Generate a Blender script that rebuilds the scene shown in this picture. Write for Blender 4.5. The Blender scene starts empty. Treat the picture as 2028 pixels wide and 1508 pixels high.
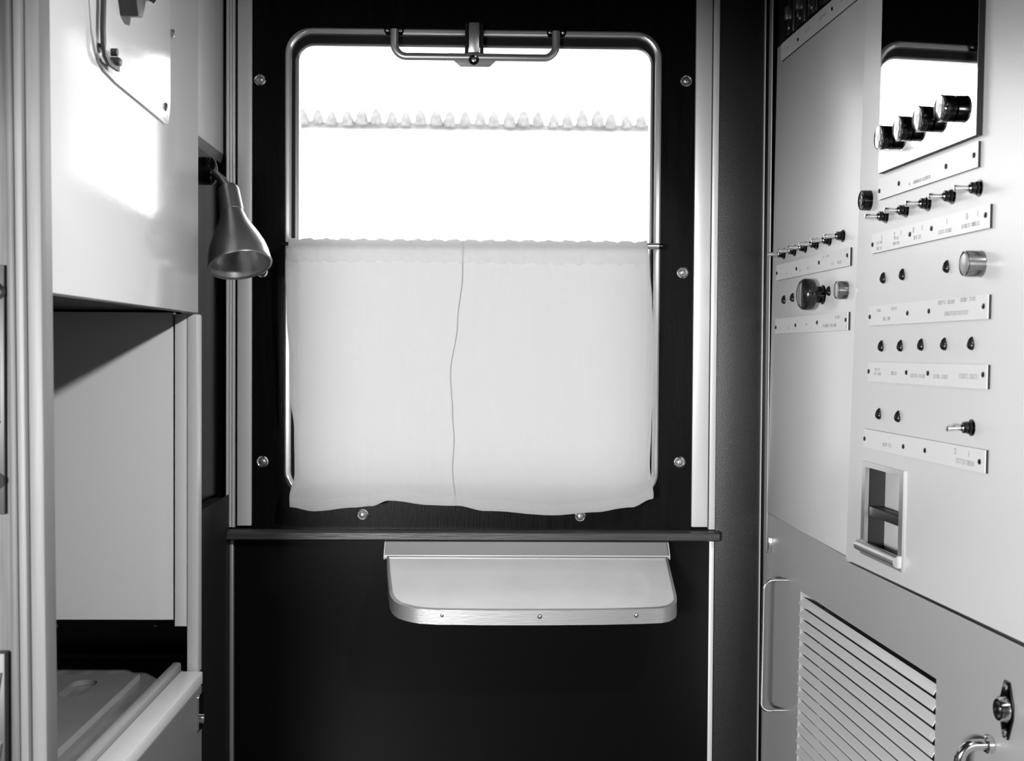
import bpy, bmesh, math, random
from mathutils import Matrix, Vector, noise

# ------------------------------------------------------------ camera, world, light, exposure
SC = bpy.context.scene
COL = SC.collection
EYE = 1.25                      # camera height above the floor (m); all z below are given from eye level
R = math.radians
random.seed(7)

cam_d = bpy.data.cameras.new('camera')
cam = bpy.data.objects.new('camera', cam_d); COL.objects.link(cam)
cam_d.sensor_width = 36.0
cam_d.lens = 43.14
cam_d.clip_start = 0.02
cam_d.clip_end = 400
cam_d.dof.use_dof = True
cam_d.dof.focus_distance = 2.1
cam_d.dof.aperture_fstop = 8.5
cam.matrix_world = (Matrix.Translation((0, 0, EYE)) @ Matrix.Rotation(-0.024275, 4, 'Z')
                    @ Matrix.Rotation(math.pi / 2 - 0.023452, 4, 'X') @ Matrix.Rotation(0.0065, 4, 'Z'))
SC.camera = cam

SC.view_settings.view_transform = 'Standard'
SC.view_settings.look = 'None'
SC.view_settings.gamma = 1.0
SC.view_settings.exposure = 0.0
SC.view_settings.use_curve_mapping = False
SC.cycles.use_denoising = True
SC.cycles.max_bounces = 10
SC.cycles.diffuse_bounces = 5
SC.cycles.glossy_bounces = 5
SC.cycles.transparent_max_bounces = 12
SC.cycles.caustics_reflective = False
SC.cycles.caustics_refractive = False

W = bpy.data.worlds.new('overcast_sky'); SC.world = W; W.use_nodes = True
bg = W.node_tree.nodes['Background']
bg.inputs[0].default_value = (1, 1, 1, 1)
SKY = 6.0
bg.inputs[1].default_value = SKY

def area(name, loc, target, size, power, spread=180):
    d = bpy.data.lights.new(name, 'AREA'); d.shape = 'DISK'; d.size = size; d.energy = power
    d.spread = R(spread)
    o = bpy.data.objects.new(name, d); COL.objects.link(o)
    o.location = (loc[0], loc[1], loc[2] + EYE)
    v = Vector(target) - Vector(loc)
    o.rotation_euler = v.to_track_quat('-Z', 'Y').to_euler()
    return o
area('photo_lamp', (0.58, 0.70, 0.685), (-0.55, 1.9, -0.45), 0.09, 7.5, 80)

d = area('corridor_daylight', (-0.78, -1.0, -0.03), (0.45, 2.0, 0.0), 0.5, 125)
d.data.shape = 'RECTANGLE'; d.data.size = 0.4; d.data.size_y = 0.22

# ------------------------------------------------------------ materials
def mat(name, col, rough=0.5, metal=0.0, spec=0.5, bump=0.0, bscale=80, coat=0.0, var=0.0, vscale=(6, 6, 6), stretch=None, coat_rough=0.03):
    m = bpy.data.materials.new(name); m.use_nodes = True
    nt = m.node_tree; b = nt.nodes['Principled BSDF']
    b.inputs['Base Color'].default_value = (col, col, col, 1)
    b.inputs['Roughness'].default_value = rough
    b.inputs['Metallic'].default_value = metal
    b.inputs['Specular IOR Level'].default_value = spec
    b.inputs['Coat Weight'].default_value = coat
    b.inputs['Coat Roughness'].default_value = coat_rough
    tc = nt.nodes.new('ShaderNodeTexCoord')
    if var > 0:
        mp = nt.nodes.new('ShaderNodeMapping'); mp.inputs['Scale'].default_value = vscale
        nt.links.new(tc.outputs['Object'], mp.inputs[0])
        n = nt.nodes.new('ShaderNodeTexNoise'); n.inputs['Scale'].default_value = 1.0
        n.inputs['Detail'].default_value = 6; n.inputs['Roughness'].default_value = 0.65
        nt.links.new(mp.outputs[0], n.inputs['Vector'])
        r = nt.nodes.new('ShaderNodeMapRange')
        r.inputs['From Min'].default_value = 0.3; r.inputs['From Max'].default_value = 0.7
        r.inputs['To Min'].default_value = col * (1 - var); r.inputs['To Max'].default_value = min(1, col * (1 + var))
        nt.links.new(n.outputs['Fac'], r.inputs['Value'])
        c = nt.nodes.new('ShaderNodeCombineColor')
        for i in range(3): nt.links.new(r.outputs[0], c.inputs[i])
        nt.links.new(c.outputs[0], b.inputs['Base Color'])
    if bump > 0:
        n2 = nt.nodes.new('ShaderNodeTexNoise'); n2.inputs['Scale'].default_value = bscale
        n2.inputs['Detail'].default_value = 2
        if stretch:
            mp2 = nt.nodes.new('ShaderNodeMapping'); mp2.inputs['Scale'].default_value = stretch
            nt.links.new(tc.outputs['Object'], mp2.inputs[0]); nt.links.new(mp2.outputs[0], n2.inputs['Vector'])
        else:
            nt.links.new(tc.outputs['Object'], n2.inputs['Vector'])
        bp = nt.nodes.new('ShaderNodeBump'); bp.inputs['Strength'].default_value = bump
        bp.inputs['Distance'].default_value = 0.001
        nt.links.new(n2.outputs['Fac'], bp.inputs['Height'])
        nt.links.new(bp.outputs[0], b.inputs['Normal'])
    return m

M = {}
M['laminate'] = mat('white_laminate', 0.60, 0.14, bump=0.12, bscale=160, spec=0.22)
M['laminate_white'] = mat('bright_white_laminate', 0.85, 0.3)
M['laminate_matt'] = mat('pale_laminate', 0.52, 0.45, bump=0.1, bscale=300)
M['paint'] = mat('pale_grey_paint', 0.68, 0.32, bump=0.12, bscale=220, spec=0.5)
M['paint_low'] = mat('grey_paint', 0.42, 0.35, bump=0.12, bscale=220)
M['wood_dark'] = mat('dark_varnished_wood', 0.003, 0.25, spec=0.12, var=0.5, vscale=(60, 60, 4), bump=0.25, bscale=1.0, stretch=(500, 500, 30))
M['wood_dark_h'] = mat('dark_varnished_wood_ledge', 0.035, 0.38, spec=0.4, var=0.6, vscale=(6, 60, 200), bump=0.5, bscale=1.0, stretch=(20, 400, 500))
M['dark_panel'] = mat('dark_grained_panel', 0.006, 0.42, spec=0.5, bump=0.5, bscale=500, var=0.25, vscale=(12, 12, 5))
M['dark_low'] = mat('dark_polished_panel', 0.003, 0.22, spec=0.15)
M['black'] = mat('black_rubber_and_shade', 0.008, 0.6, spec=0.2)
M['dark_void'] = mat('dark_interior', 0.012, 0.7, spec=0.2)
M['alu'] = mat('brushed_aluminium', 0.72, 0.36, metal=0.7, bump=0.1, bscale=1.0, stretch=(900, 900, 20))
M['alu_strip'] = mat('satin_aluminium_strip', 0.62, 0.42, metal=0.35, spec=0.5)
M['alu_h'] = mat('brushed_aluminium_band', 0.36, 0.38, metal=0.75, bump=0.2, bscale=1.0, stretch=(20, 900, 900))
M['frame'] = mat('polished_window_frame', 0.75, 0.28, metal=0.8)
M['sash'] = mat('grey_window_sash', 0.32, 0.35, metal=0.6)
M['steel'] = mat('grey_handle_steel', 0.5, 0.3, metal=0.85)
M['plate_metal'] = mat('dull_plate_metal', 0.22, 0.5, metal=0.6)
M['chrome_mid'] = mat('grey_polished_metal', 0.30, 0.2, metal=1.0)
M['chrome'] = mat('chrome', 0.75, 0.12, metal=1.0)
M['chrome_dark'] = mat('dark_polished_metal', 0.05, 0.16, metal=1.0)
M['chrome_face'] = mat('spun_metal_face', 0.38, 0.38, metal=0.6)
M['mirror'] = mat('polished_plate', 0.80, 0.025, metal=1.0)
M['plate'] = mat('white_label_plastic', 0.74, 0.3)
M['core'] = mat('black_plastic_core', 0.01, 0.5)
M['ink'] = mat('engraved_lettering', 0.30, 0.7)
M['bakelite'] = mat('black_bakelite', 0.010, 0.22, spec=0.5)
M['screw'] = mat('screw_metal', 0.35, 0.3, metal=0.9)
M['slat'] = mat('louvre_slat_paint', 0.62, 0.32)
M['lamp'] = mat('satin_lamp_metal', 0.50, 0.30, metal=0.9)
M['lamp_in'] = mat('lamp_reflector', 0.55, 0.25, metal=0.85)
M['tray'] = mat('tray_laminate', 0.50, 0.22, bump=0.05, bscale=150, coat=0.4, var=0.06, vscale=(7, 7, 7))
M['tray_fixed'] = mat('tray_fixed_laminate', 0.20, 0.4)
M['wood_floor'] = mat('worn_bunk_board', 0.16, 0.45, var=0.35, vscale=(40, 5, 40), bump=0.3, bscale=1.0, stretch=(200, 20, 200))
M['wood_niche'] = mat('dark_niche_board', 0.03, 0.35, var=0.4, vscale=(6, 60, 60))
M['board'] = mat('grey_bunk_lid', 0.16, 0.35, var=0.1)
M['rail'] = mat('pale_rail', 0.42, 0.3, metal=0.3)
M['lip'] = mat('pale_edge_lip', 0.44, 0.35)
M['lip_bright'] = mat('bright_edge_lip', 0.66, 0.35)
M['side'] = mat('grey_bunk_front', 0.16, 0.4, bump=0.3, bscale=400)
M['wood_jamb'] = mat('pale_wood_jamb', 0.15, 0.5, var=0.12, vscale=(90, 20, 3), bump=0.3, bscale=1.0, stretch=(300, 100, 10))
M['wood_mid'] = mat('grey_wood_moulding', 0.09, 0.55, var=0.2, vscale=(110, 40, 6), bump=0.3, bscale=1.0, stretch=(300, 100, 10))
M['wood_edge'] = mat('brown_door_edge', 0.08, 0.55, var=0.45, vscale=(110, 40, 6), bump=0.3, bscale=1.0, stretch=(300, 100, 10))
M['lock'] = mat('dark_lock_metal', 0.05, 0.45, metal=0.5)
M['wall_grey'] = mat('corridor_wall', 0.10, 0.6)
M['floor'] = mat('dark_lino', 0.03, 0.5)
M['ceil'] = mat('ceiling_paint', 0.10, 0.6)
M['shrub'] = mat('dark_shrub', 0.17, 0.9, var=0.35, vscale=(6, 6, 6))
M['shrub_low'] = mat('pale_undergrowth', 0.30, 0.9, var=0.2, vscale=(5, 5, 5))
M['snow'] = mat('snow', 0.75, 0.9, spec=0.1, var=0.03, vscale=(.3, .3, .3))

def cloth(name, trans, dif, see):
    m = bpy.data.materials.new(name); m.use_nodes = True; nt = m.node_tree
    for n in list(nt.nodes): nt.nodes.remove(n)
    o = nt.nodes.new('ShaderNodeOutputMaterial')
    t = nt.nodes.new('ShaderNodeBsdfTranslucent'); t.inputs[0].default_value = (trans,) * 3 + (1,)
    d = nt.nodes.new('ShaderNodeBsdfDiffuse'); d.inputs[0].default_value = (dif,) * 3 + (1,)
    p = nt.nodes.new('ShaderNodeBsdfTransparent'); p.inputs[0].default_value = (1, 1, 1, 1)
    a = nt.nodes.new('ShaderNodeMixShader'); a.inputs[0].default_value = 0.45
    b = nt.nodes.new('ShaderNodeMixShader'); b.inputs[0].default_value = see
    nt.links.new(t.outputs[0], a.inputs[1]); nt.links.new(d.outputs[0], a.inputs[2])
    nt.links.new(a.outputs[0], b.inputs[1]); nt.links.new(p.outputs[0], b.inputs[2])
    tc = nt.nodes.new('ShaderNodeTexCoord')
    n = nt.nodes.new('ShaderNodeTexNoise'); n.inputs['Scale'].default_value = 26; n.inputs['Detail'].default_value = 4
    nt.links.new(tc.outputs['Object'], n.inputs['Vector'])
    bp = nt.nodes.new('ShaderNodeBump'); bp.inputs['Strength'].default_value = 0.3; bp.inputs['Distance'].default_value = 0.002
    nt.links.new(n.outputs['Fac'], bp.inputs['Height'])
    nt.links.new(bp.outputs[0], t.inputs['Normal']); nt.links.new(bp.outputs[0], d.inputs['Normal'])
    nt.links.new(b.outputs[0], o.inputs[0])
    return m
M['curtain'] = cloth('white_curtain_cotton', 0.37, 0.44, 0.01)
M['hem'] = cloth('white_curtain_hem', 0.85, 0.6, 0.6)

def glass(name, tint=1.0):
    m = bpy.data.materials.new(name); m.use_nodes = True; nt = m.node_tree
    for n in list(nt.nodes): nt.nodes.remove(n)
    o = nt.nodes.new('ShaderNodeOutputMaterial')
    p = nt.nodes.new('ShaderNodeBsdfTransparent'); p.inputs[0].default_value = (tint,) * 3 + (1,)
    g = nt.nodes.new('ShaderNodeBsdfGlossy'); g.inputs['Roughness'].default_value = 0.02
    f = nt.nodes.new('ShaderNodeFresnel'); f.inputs[0].default_value = 1.45
    x = nt.nodes.new('ShaderNodeMixShader')
    nt.links.new(f.outputs[0], x.inputs[0]); nt.links.new(p.outputs[0], x.inputs[1]); nt.links.new(g.outputs[0], x.inputs[2])
    nt.links.new(x.outputs[0], o.inputs[0])
    return m
M['glass'] = glass('window_glass', 0.97)

# ------------------------------------------------------------ frames and builders
BACK = Matrix.Translation((0, 0, EYE))                 # x right, y away from the camera, z up from eye level
_S = Vector((0.04315975, -0.99906818, 0.0)); _N = Vector((-0.99900786, -0.04315714, 0.01098909))
_T = Vector((1.09788466e-02, 4.74286175e-04, 9.99939618e-01))
RIGHT = Matrix.Translation((0.57, 2.43, EYE)) @ Matrix((        # x along the cabinet front towards the camera, -y into the room, z up
    (_S[0], -_N[0], _T[0], 0), (_S[1], -_N[1], _T[1], 0), (_S[2], -_N[2], _T[2], 0), (0, 0, 0, 1)))

class Root:
    def __init__(s, ob, org): s.ob = ob; s.org = Vector(org)

def props(o, label=None, cat=None, group=None, kind=None):
    if label: o['label'] = label
    if cat: o['category'] = cat
    if group: o['group'] = group
    if kind: o['kind'] = kind

def thing(name, label, cat, org, frame=BACK, group=None):
    o = bpy.data.objects.new(name, None); COL.objects.link(o)
    o.empty_display_size = 0.05
    o.matrix_world = frame @ Matrix.Translation(org)
    props(o, label, cat, group)
    return Root(o, org)

def struct(name, bm, m, frame=BACK, org=(0, 0, 0)):
    r = solo(name, bm, m, None, None, org, frame); r.ob['kind'] = 'structure'
    return r

def _mesh(name, bm, m, org, smooth):
    bmesh.ops.translate(bm, verts=bm.verts, vec=-Vector(org))
    bmesh.ops.recalc_face_normals(bm, faces=bm.faces)
    me = bpy.data.meshes.new(name); bm.to_mesh(me); bm.free()
    me.materials.append(M[m])
    if smooth:
        for p in me.polygons: p.use_smooth = True
        try: me.set_sharp_from_angle(angle=R(38))
        except Exception: pass
    return me

def solo(name, bm, m, label, cat, org=(0, 0, 0), frame=BACK, group=None, smooth=True):
    o = bpy.data.objects.new(name, _mesh(name, bm, m, org, smooth)); COL.objects.link(o)
    o.matrix_world = frame @ Matrix.Translation(org)
    props(o, label, cat, group)
    return Root(o, org)

def part(name, bm, m, parent, label=None, org=None, smooth=True):
    """bm is in the frame's coordinates; org (frame coordinates) is the part's own origin"""
    org = parent.org if org is None else Vector(org)
    o = bpy.data.objects.new(name, _mesh(name, bm, m, org, smooth)); COL.objects.link(o)
    o.parent = parent.ob; o.location = org - parent.org
    props(o, label)
    return Root(o, org)

def copy_part(src, parent, org, label=None):
    """copy a part with its sub-parts to another place on (another) parent"""
    o = src.ob.copy(); COL.objects.link(o); o.parent = parent.ob; o.location = Vector(org) - parent.org
    if label: o['label'] = label
    for ch in list(src.ob.children):
        c = ch.copy(); COL.objects.link(c); c.parent = o
    return Root(o, org)

def box(bm, x0, x1, y0, y1, z0, z1, bev=0.0):
    ret = bmesh.ops.create_cube(bm, size=1.0)
    vs = ret['verts']
    bmesh.ops.scale(bm, verts=vs, vec=(abs(x1 - x0), abs(y1 - y0), abs(z1 - z0)))
    bmesh.ops.translate(bm, verts=vs, vec=((x0 + x1) / 2, (y0 + y1) / 2, (z0 + z1) / 2))
    if bev > 0:
        es = list({e for v in vs for e in v.link_edges})
        bmesh.ops.bevel(bm, geom=es, offset=bev, segments=2, affect='EDGES', profile=0.5)
    return bm

def B(*a, **k): return box(bmesh.new(), *a, **k)

def prism(bm, pts, a0, a1, axis='y', bev=0.0):
    """closed outline extruded from a0 to a1 along axis; pts are the other two coordinates in order"""
    def P(p, a):
        if axis == 'y': return (p[0], a, p[1])
        if axis == 'x': return (a, p[0], p[1])
        return (p[0], p[1], a)
    lo = [bm.verts.new(P(p, a0)) for p in pts]; hi = [bm.verts.new(P(p, a1)) for p in pts]
    n = len(pts)
    faces = [bm.faces.new(lo), bm.faces.new(hi[::-1])]
    for i in range(n):
        j = (i + 1) % n
        faces.append(bm.faces.new((lo[i], hi[i], hi[j], lo[j])))
    if bev > 0:
        es = list({e for f in faces[:2] for e in f.edges})
        bmesh.ops.bevel(bm, geom=es, offset=bev, segments=2, affect='EDGES', profile=0.5)
    return bm

def lathe(bm, prof, center=(0, 0, 0), axis=(0, -1, 0), seg=32, cap0=True, cap1=True):
    """prof: (distance along axis, radius)"""
    ax = Vector(axis).normalized(); q = ax.to_track_quat('Z', 'Y'); c = Vector(center)
    rings = []
    for d, r in prof:
        rings.append([bm.verts.new(c + q @ Vector((r * math.cos(2 * math.pi * i / seg), r * math.sin(2 * math.pi * i / seg), d))) for i in range(seg)])
    for a, b in zip(rings, rings[1:]):
        for i in range(seg):
            j = (i + 1) % seg
            bm.faces.new((a[i], a[j], b[j], b[i]))
    if cap0: bm.faces.new(rings[0][::-1])
    if cap1: bm.faces.new(rings[-1])
    return bm

def cyl(bm, c, axis, d0, d1, r, seg=24, bev=0.0):
    if bev: prof = [(d0, r), (d1 - bev, r), (d1, r - bev)]
    else: prof = [(d0, r), (d1, r)]
    return lathe(bm, prof, c, axis, seg)

def tube(bm, path, r, seg=12, flat=1.0):
    P = [Vector(p) for p in path]; rings = []; up = None
    for i, p in enumerate(P):
        t = (P[min(i + 1, len(P) - 1)] - P[max(i - 1, 0)]).normalized()
        if up is None:
            up = Vector((0, 1, 0)) if abs(t.y) < 0.9 else Vector((0, 0, 1))
        s = t.cross(up).normalized(); up = s.cross(t).normalized()
        rings.append([bm.verts.new(p + s * (r * math.cos(2 * math.pi * k / seg)) + up * (r * flat * math.sin(2 * math.pi * k / seg))) for k in range(seg)])
    for a, b in zip(rings, rings[1:]):
        for k in range(seg):
            j = (k + 1) % seg
            bm.faces.new((a[k], a[j], b[j], b[k]))
    bm.faces.new(rings[0][::-1]); bm.faces.new(rings[-1])
    return bm

def arc(c, r, a0, a1, n=8):
    return [(c[0] + r * math.cos(R(a0 + (a1 - a0) * i / n)), c[1] + r * math.sin(R(a0 + (a1 - a0) * i / n))) for i in range(n + 1)]

def rrect(x0, x1, z0, z1, r, n=8):
    return (arc((x1 - r, z1 - r), r, 0, 90, n) + arc((x0 + r, z1 - r), r, 90, 180, n)
            + arc((x0 + r, z0 + r), r, 180, 270, n) + arc((x1 - r, z0 + r), r, 270, 360, n))

def ring(bm, outer, inner, y0, y1, round_front=0.0):
    """flat ring between two outlines with the same number of points"""
    n = len(outer)
    sets = []
    if round_front:
        m = round_front
        prof = [(outer, y1, 0), (outer, y0 + m, 0), (outer, y0, m), (inner, y0, -m), (inner, y0 + m, 0), (inner, y1, 0)]
    else:
        prof = [(outer, y1, 0), (outer, y0, 0), (inner, y0, 0), (inner, y1, 0)]
    cx = sum(p[0] for p in outer) / n; cz = sum(p[1] for p in outer) / n
    for o, y, sh in prof:
        row = []
        for x, z in o:
            if sh:
                x -= math.copysign(min(abs(sh), abs(x - cx)), x - cx) * (1 if sh > 0 else -1)
                z -= math.copysign(min(abs(sh), abs(z - cz)), z - cz) * (1 if sh > 0 else -1)
            row.append(bm.verts.new((x, y, z)))
        sets.append(row)
    k = len(sets)
    for a in range(k):
        b = (a + 1) % k
        for i in range(n):
            j = (i + 1) % n
            bm.faces.new((sets[a][i], sets[a][j], sets[b][j], sets[b][i]))
    return bm

def board_with_hole(bm, x0, x1, z0, z1, hx0, hx1, hz0, hz1, y0, y1):
    box(bm, x0, hx0, y0, y1, z0, z1); box(bm, hx1, x1, y0, y1, z0, z1)
    box(bm, hx0, hx1, y0, y1, hz1, z1); box(bm, hx0, hx1, y0, y1, z0, hz0)
    bmesh.ops.remove_doubles(bm, verts=bm.verts, dist=1e-6)
    return bm

def interp(tab, z):
    """tab: (x, z) from top to bottom; smooth x at height z"""
    if z >= tab[0][1]: return tab[0][0]
    for (xa, za), (xb, zb) in zip(tab, tab[1:]):
        if za >= z >= zb and za != zb:
            t = (za - z) / (za - zb); t = t * t * (3 - 2 * t)
            return xa + (xb - xa) * t
    return tab[-1][0]

def lerp_x(tab, x):
    if x <= tab[0][0]: return tab[0][1]
    for (xa, za), (xb, zb) in zip(tab, tab[1:]):
        if xa <= x <= xb:
            t = (x - xa) / (xb - xa); t = t * t * (3 - 2 * t)
            return za + (zb - za) * t
    return tab[-1][1]

# ============================================================ the shell of the room
bm = bmesh.new(); board_with_hole(bm, -1.10, 1.06, -EYE, 1.0, -0.389, 0.350, -0.291, 0.632, 2.445, 2.52)
struct('wall_back', bm, 'wood_dark')
struct('wall_left', B(-1.16, -1.10, -1.25, 2.52, -EYE, 1.0), 'wall_grey')
struct('wall_right', B(1.06, 1.12, -1.25, 2.52, -EYE, 1.0), 'wall_grey')
struct('wall_corridor', B(-1.16, 1.12, -1.31, -1.25, -EYE, 1.0), 'wall_grey')
struct('floor', B(-1.16, 1.12, -1.31, 2.52, -EYE - 0.05, -EYE), 'floor')
struct('ceiling', B(-1.16, 1.12, -1.31, 2.52, 1.0, 1.05), 'ceil')

struct('wall_partition', B(-1.10, -.560, 1.30, 1.36, -EYE, 1.0), 'wall_grey')
struct('added_light_cutoff', B(-1.10, 1.06, .12, .16, .150, 1.0), 'wall_grey')  # unseen board above the frame, added to cut light off the upper walls

# wooden window surround: one board with a rounded opening, cup-washer screws are its parts
def screw_head(bm, c, r, axis=(0, -1, 0), slot=True, ang=0.6, h=0.0016):
    lathe(bm, [(0, r), (h * 0.5, r), (h, r * 0.75), (h * 1.15, r * 0.3)], c, axis, 18)
    return bm

opening = rrect(-0.3895, 0.3505, -0.2915, 0.6325, 0.052)
def surround_bm():
    bm = bmesh.new()
    out = []
    x0, x1, z0, z1 = -0.4525, 0.4175, -0.3533, 0.95
    cx, cz = -0.02, 0.17
    for (x, z) in opening:       # matching outer outline: push each point out to the rectangle
        dx, dz = x - cx, z - cz
        s = min(((x1 - cx) / dx if dx > 1e-6 else (x0 - cx) / dx if dx < -1e-6 else 9e9),
                ((z1 - cz) / dz if dz > 1e-6 else (z0 - cz) / dz if dz < -1e-6 else 9e9))
        out.append((cx + dx * s, cz + dz * s))
    # make sure the four corners are in the outline
    for cxn, czn in ((x0, z0), (x0, z1), (x1, z0), (x1, z1)):
        i = min(range(len(out)), key=lambda k: (out[k][0] - cxn) ** 2 + (out[k][1] - czn) ** 2)
        out[i] = (cxn, czn)
    ring(bm, out, opening, 2.430, 2.446)
    return bm
sur = struct('trim_1', surround_bm(), 'wood_dark', org=(-0.02, 2.446, -0.3533))
cup = None
for (x, z) in [(-.4389, .5302), (.3996, .5381), (-.4344, .1547), (.3963, .1594), (-.4327, -.2205), (.394, -.218), (-.2354, -.3249), (.1964, -.3265)]:
    if cup is None:
        bm = lathe(bmesh.new(), [(-0.001, .0115), (.0006, .0115), (.0026, .0095), (.0022, .0085), (.0008, .0075)], (x, 2.43, z), (0, -1, 0), 28, cap1=True)
        cup = part('cup_washer', bm, 'chrome', sur, org=(x, 2.43, z))
        bm = bmesh.new()
        lathe(bm, [(.0005, .0062), (.0018, .0060), (.0030, .0045), (.0034, .002)], (x, 2.43, z), (0, -1, 0), 20)
        part('screw', bm, 'screw', cup)
    else:
        copy_part(cup, sur, (x, 2.43, z))

# upper wall board above, dark side panel to the right, lower wall panel
struct('trim_2', B(0.4665, 0.5545, 2.432, 2.446, -EYE, 0.98, bev=.0015), 'dark_panel')
struct('trim_3', B(-0.489, 0.4560, 2.436, 2.446, -EYE, -0.3735), 'dark_low')
struct('trim_4', B(0.4560, 0.4655, 2.434, 2.446, -EYE, -0.3735, bev=.001), 'alu_strip')
struct('trim_5', B(-0.4972, -0.4895, 2.426, 2.446, -EYE, -0.3735, bev=.002), 'sash')
# corner strips between the dark panel and the grey cabinet
struct('trim_6', B(0.5545, 0.5560, 2.424, 2.446, -EYE, 0.98), 'alu_strip')
struct('trim_7', B(0.5672, 0.5688, 2.420, 2.446, -EYE, 0.98), 'alu_strip')

def guide(name, x0, x1, label):
    t = thing(name, label, 'rail', ((x0 + x1) / 2, 2.44, -0.3465), group=None)
    return t
# wide strip + narrow strip on each side of the window
g = guide('guide_rail', -.5035, -.4540, 'satin metal guide strips left of the window, half hidden by the lamp')
part('wide_strip', B(-.4815, -.4540, 2.424, 2.446, -.3465, .98, bev=.001), 'alu_strip', g)
nb = bmesh.new()
for i in range(3): box(nb, -.5035 + i * .0058, -.4985 + i * .0058, 2.424 + .001 * (i % 2), 2.446, -.3500, .98, bev=.0008)
part('narrow_strip', nb, 'alu_strip', g)
g = guide('guide_rail', .4180, .4650, 'bright satin metal guide strips right of the window beside the dark panel')
part('wide_strip', B(.4180, .4500, 2.424, 2.446, -.3465, .98, bev=.001), 'alu_strip', g)
part('narrow_strip', B(.4528, .4650, 2.426, 2.446, -.3520, .98, bev=.001), 'alu_strip', g)
# sill
bm = bmesh.new()
prism(bm, [(2.446, -.3533), (2.408, -.3545), (2.404, -.3575), (2.404, -.3700), (2.408, -.3730), (2.446, -.3735)], -.4975, .4705, 'x')
solo('window_ledge', bm, 'wood_dark_h', 'long narrow dark wooden ledge running under the window', 'ledge', (-.013, 2.446, -.3735))

# ------------------------------------------------------------ window
win = struct('window_1', ring(bmesh.new(), rrect(-.3892, .3502, -.2912, .6322, .052), rrect(-.3775, .3385, -.2795, .6210, .042), 2.424, 2.452, round_front=.003), 'frame', org=(-.02, 2.452, -.2912))
part('gasket', ring(bmesh.new(), rrect(-.3778, .3388, -.2798, .6213, .042), rrect(-.3722, .3405 - .0055, -.274, .6055, .036), 2.440, 2.475), 'black', win)
part('sash', ring(bmesh.new(), rrect(-.3740, .3440 - .0055, -.276, .6068, .037), rrect(-.3655, .3318, -.2675, .6020, .031), 2.446, 2.480, round_front=.0015), 'sash', win)
bm = bmesh.new(); prism(bm, rrect(-.3665, .3328, -.2685, .6030, .031), 2.464, 2.469)
part('pane', bm, 'glass', win)

# window pull handle (a part of the window)
YH = 2.405; K = YH / 2.43
path = []
L, Rr, zb, zt = -.1765 * K, .1415 * K, .5790 * K, .632 * K
rad = .024
path += [(L, YH, zt), (L, YH, .61)]
path += [(x, YH, z) for x, z in arc((L + rad, zb + rad), rad, 180, 270, 10)]
path += [(x, YH, z) for x, z in arc((Rr - rad, zb + rad), rad, 270, 360, 10)]
path += [(Rr, YH, .61), (Rr, YH, zt)]
hd = part('window_handle', tube(bmesh.new(), path, .0076, 14, .8), 'steel', win, 'long grey metal pull handle with a winged centre plate', org=(-.0194, YH, .575))
bm = bmesh.new()
prism(bm, [(x * K, z * K) for x, z in [(-.070, .586), (-.069, .5750), (-.061, .5735), (-.050, .5630), (-.046, .5600), (.010, .5600), (.014, .5630), (.024, .5735), (.031, .5750), (.033, .586)]], YH - .005, YH + .003, bev=.0006)
part('centre_plate', bm, 'plate_metal', hd)
bc = (-.0200, YH - .005, .5725 * K)
bm = bmesh.new(); lathe(bm, [(0, .0098), (.003, .0098), (.0042, .0085), (.0035, .006), (.001, .0055)], bc, (0, -1, 0), 24)
part('bolt', bm, 'chrome_dark', hd)
bm = bmesh.new(); lathe(bm, [(.001, .0052), (.0045, .0048), (.0052, .003)], bc, (0, -1, 0), 18)
part('bolt_core', bm, 'screw', hd)
part('bracket', B(-.0300, -.0095, YH - .003, 2.446, .5880 * K, .640, bev=.001), 'steel', hd)
for x0, x1 in ((-.0375, -.0312), (-.0083, -.0015)):
    part('bracket_side', B(x0, x1, YH + .002, 2.446, .5850 * K, .640, bev=.001), 'black', hd)
part('bracket_foot', B(-.0385, -.0005, YH - .0045, YH + .010, .5830 * K, .5880 * K, bev=.0008), 'black', hd)
for x in (L / K, Rr / K):
    bm = bmesh.new(); prism(bm, rrect(x - .019, x + .019, .620, .640, .006, 4), 2.4195, 2.431)
    tube(bm, [(x, YH, .630), (x, 2.425, .630)], .006)
    part('mount', bm, 'chrome_dark', hd)
    for dx in (-.0125, .0125):
        part('screw', screw_head(bmesh.new(), (x + dx, 2.4195, .6275), .0036), 'chrome', hd)

# ------------------------------------------------------------ curtains on their rod
LL = [(-.3711, .2114), (-.3777, .168), (-.3756, .0716), (-.3696, -.025), (-.3675, -.0927), (-.3606, -.1509), (-.3594, -.2382), (-.369, -.282), (-.368, -.3004)]
SM = [(-.0384, .2143), (-.039, .1514), (-.0482, .0546), (-.0612, -.0425), (-.0569, -.1202), (-.0537, -.1688), (-.0563, -.2272), (-.0492, -.2984)]
RR = [(.3161, .2144), (.3213, .1737), (.3269, .0961), (.3325, .0183), (.3303, -.0596), (.3272, -.1474), (.3249, -.2158), (.3323, -.2794), (.3285, -.2863)]
BL = [(-.368, -.3014), (-.3235, -.309), (-.2461, -.302), (-.2122, -.2989), (-.1783, -.2881), (-.1007, -.2966), (-.0472, -.2974)]
BR = [(-.0472, -.2974), (.0063, -.307), (.1429, -.3153), (.221, -.3092), (.2894, -.2992), (.3314, -.2824)]
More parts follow.
